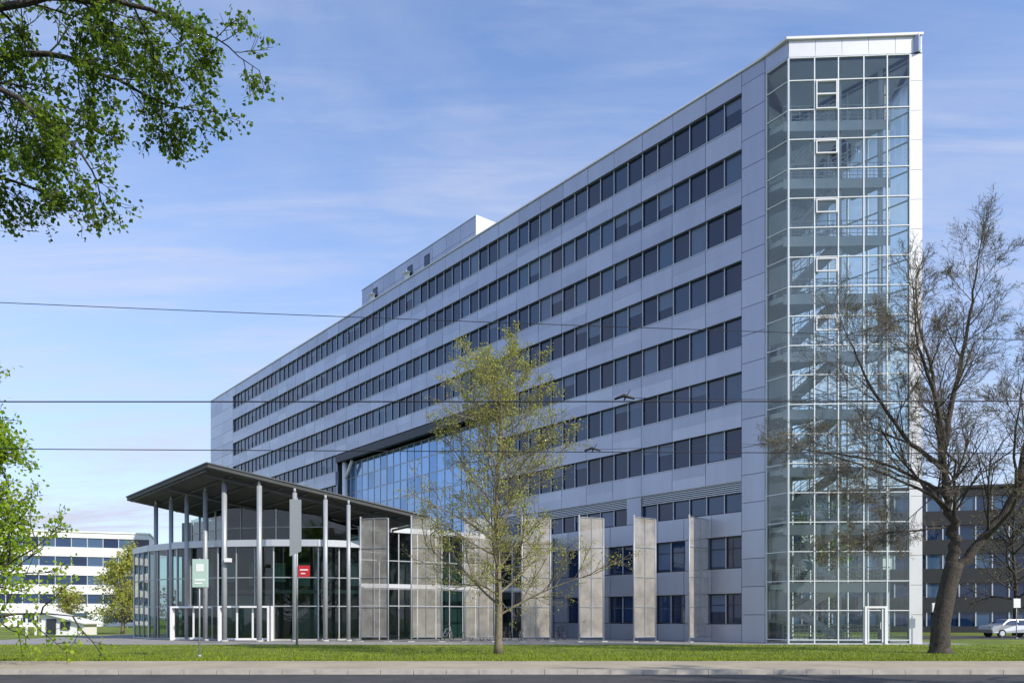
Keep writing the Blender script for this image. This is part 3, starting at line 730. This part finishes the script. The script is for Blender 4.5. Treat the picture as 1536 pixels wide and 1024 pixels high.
# ------------------------------------------------------------------ light, sky, camera
sd = Vector((.78, -.62, 0)).normalized(); EL = math.radians(35)
to_sun = Vector((sd.x * math.cos(EL), sd.y * math.cos(EL), math.sin(EL)))
L = bpy.data.lights.new('sun', 'SUN'); L.energy = 4.8; L.angle = math.radians(.5); L.color = (1, .93, .82)
lo = bpy.data.objects.new('sun', L); COL.objects.link(lo); lo.rotation_euler = to_sun.to_track_quat('Z', 'Y').to_euler(); lo.location = to_sun * 100
w = bpy.data.worlds.new('World'); scene.world = w; w.use_nodes = True; nt = w.node_tree; nt.nodes.clear()
out = nt.nodes.new('ShaderNodeOutputWorld'); bg = nt.nodes.new('ShaderNodeBackground'); bg.inputs[1].default_value = .15
sky = nt.nodes.new('ShaderNodeTexSky'); sky.sky_type = 'NISHITA'; sky.sun_disc = False; sky.sun_elevation = EL; sky.sun_rotation = math.atan2(sd.x, sd.y)
sky.air_density = 1.0; sky.dust_density = .6; sky.ozone_density = 1.5
tc = nt.nodes.new('ShaderNodeTexCoord'); sx = nt.nodes.new('ShaderNodeSeparateXYZ'); nt.links.new(tc.outputs['Generated'], sx.inputs[0])
def M(op, a, b=None, c=False):
    n = nt.nodes.new('ShaderNodeMath'); n.operation = op; n.use_clamp = c
    for i, v in enumerate((a, b)):
        if v is None: continue
        if isinstance(v, (int, float)): n.inputs[i].default_value = v
        else: nt.links.new(v, n.inputs[i])
    return n.outputs[0]
zz = M('ADD', M('MAXIMUM', sx.outputs[2], 0), .15)
u = M('DIVIDE', sx.outputs[0], zz); v = M('DIVIDE', sx.outputs[1], zz)
cb = nt.nodes.new('ShaderNodeCombineXYZ'); nt.links.new(u, cb.inputs[0]); nt.links.new(v, cb.inputs[1])
def cloud(rot, scl, sc, lo_, hi_, dist):
    mp = nt.nodes.new('ShaderNodeMapping'); mp.inputs['Rotation'].default_value = (0, 0, math.radians(rot)); mp.inputs['Scale'].default_value = scl
    nt.links.new(cb.outputs[0], mp.inputs[0])
    nz = nt.nodes.new('ShaderNodeTexNoise'); nz.inputs['Scale'].default_value = sc; nz.inputs['Detail'].default_value = 12; nz.inputs['Roughness'].default_value = .6; nz.inputs['Distortion'].default_value = dist
    nt.links.new(mp.outputs[0], nz.inputs['Vector'])
    cr = nt.nodes.new('ShaderNodeValToRGB'); cr.color_ramp.elements[0].position = lo_; cr.color_ramp.elements[1].position = hi_
    nt.links.new(nz.outputs['Fac'], cr.inputs[0]); return cr.outputs[0]
c1 = cloud(-25, (.8, 1.5, 1), 1.1, .38, .66, .6); c2 = cloud(-38, (.5, 2.6, 1), 2.8, .42, .68, 1.3)
hor = M('POWER', M('SUBTRACT', 1.0, M('MAXIMUM', sx.outputs[2], 0), True), 2.6)
fac_ = M('ADD', M('ADD', M('MULTIPLY', c1, .32), M('MULTIPLY', M('MULTIPLY', c2, M('ADD', c1, .3)), .32)), M('MULTIPLY', hor, .78), True)
tint = nt.nodes.new('ShaderNodeMix'); tint.data_type = 'RGBA'; tint.blend_type = 'MULTIPLY'; tint.inputs[0].default_value = 1
nt.links.new(sky.outputs[0], tint.inputs[6]); tint.inputs[7].default_value = (1.2, 1.40, 1.72, 1)
mix = nt.nodes.new('ShaderNodeMix'); mix.data_type = 'RGBA'
nt.links.new(fac_, mix.inputs[0]); nt.links.new(tint.outputs[2], mix.inputs[6]); mix.inputs[7].default_value = (4.5, 4.85, 5.95, 1)
nt.links.new(mix.outputs[2], bg.inputs[0]); nt.links.new(bg.outputs[0], out.inputs[0])

cam = bpy.data.cameras.new('camera'); co = bpy.data.objects.new('camera', cam); COL.objects.link(co)
co.location = (0, 0, 1.6); co.rotation_euler = (math.radians(90), 0, 0)
cam.sensor_width = 36; cam.lens = 28.125; cam.shift_y = 413 / 1536; cam.clip_end = 6000; cam.clip_start = .1
scene.camera = co
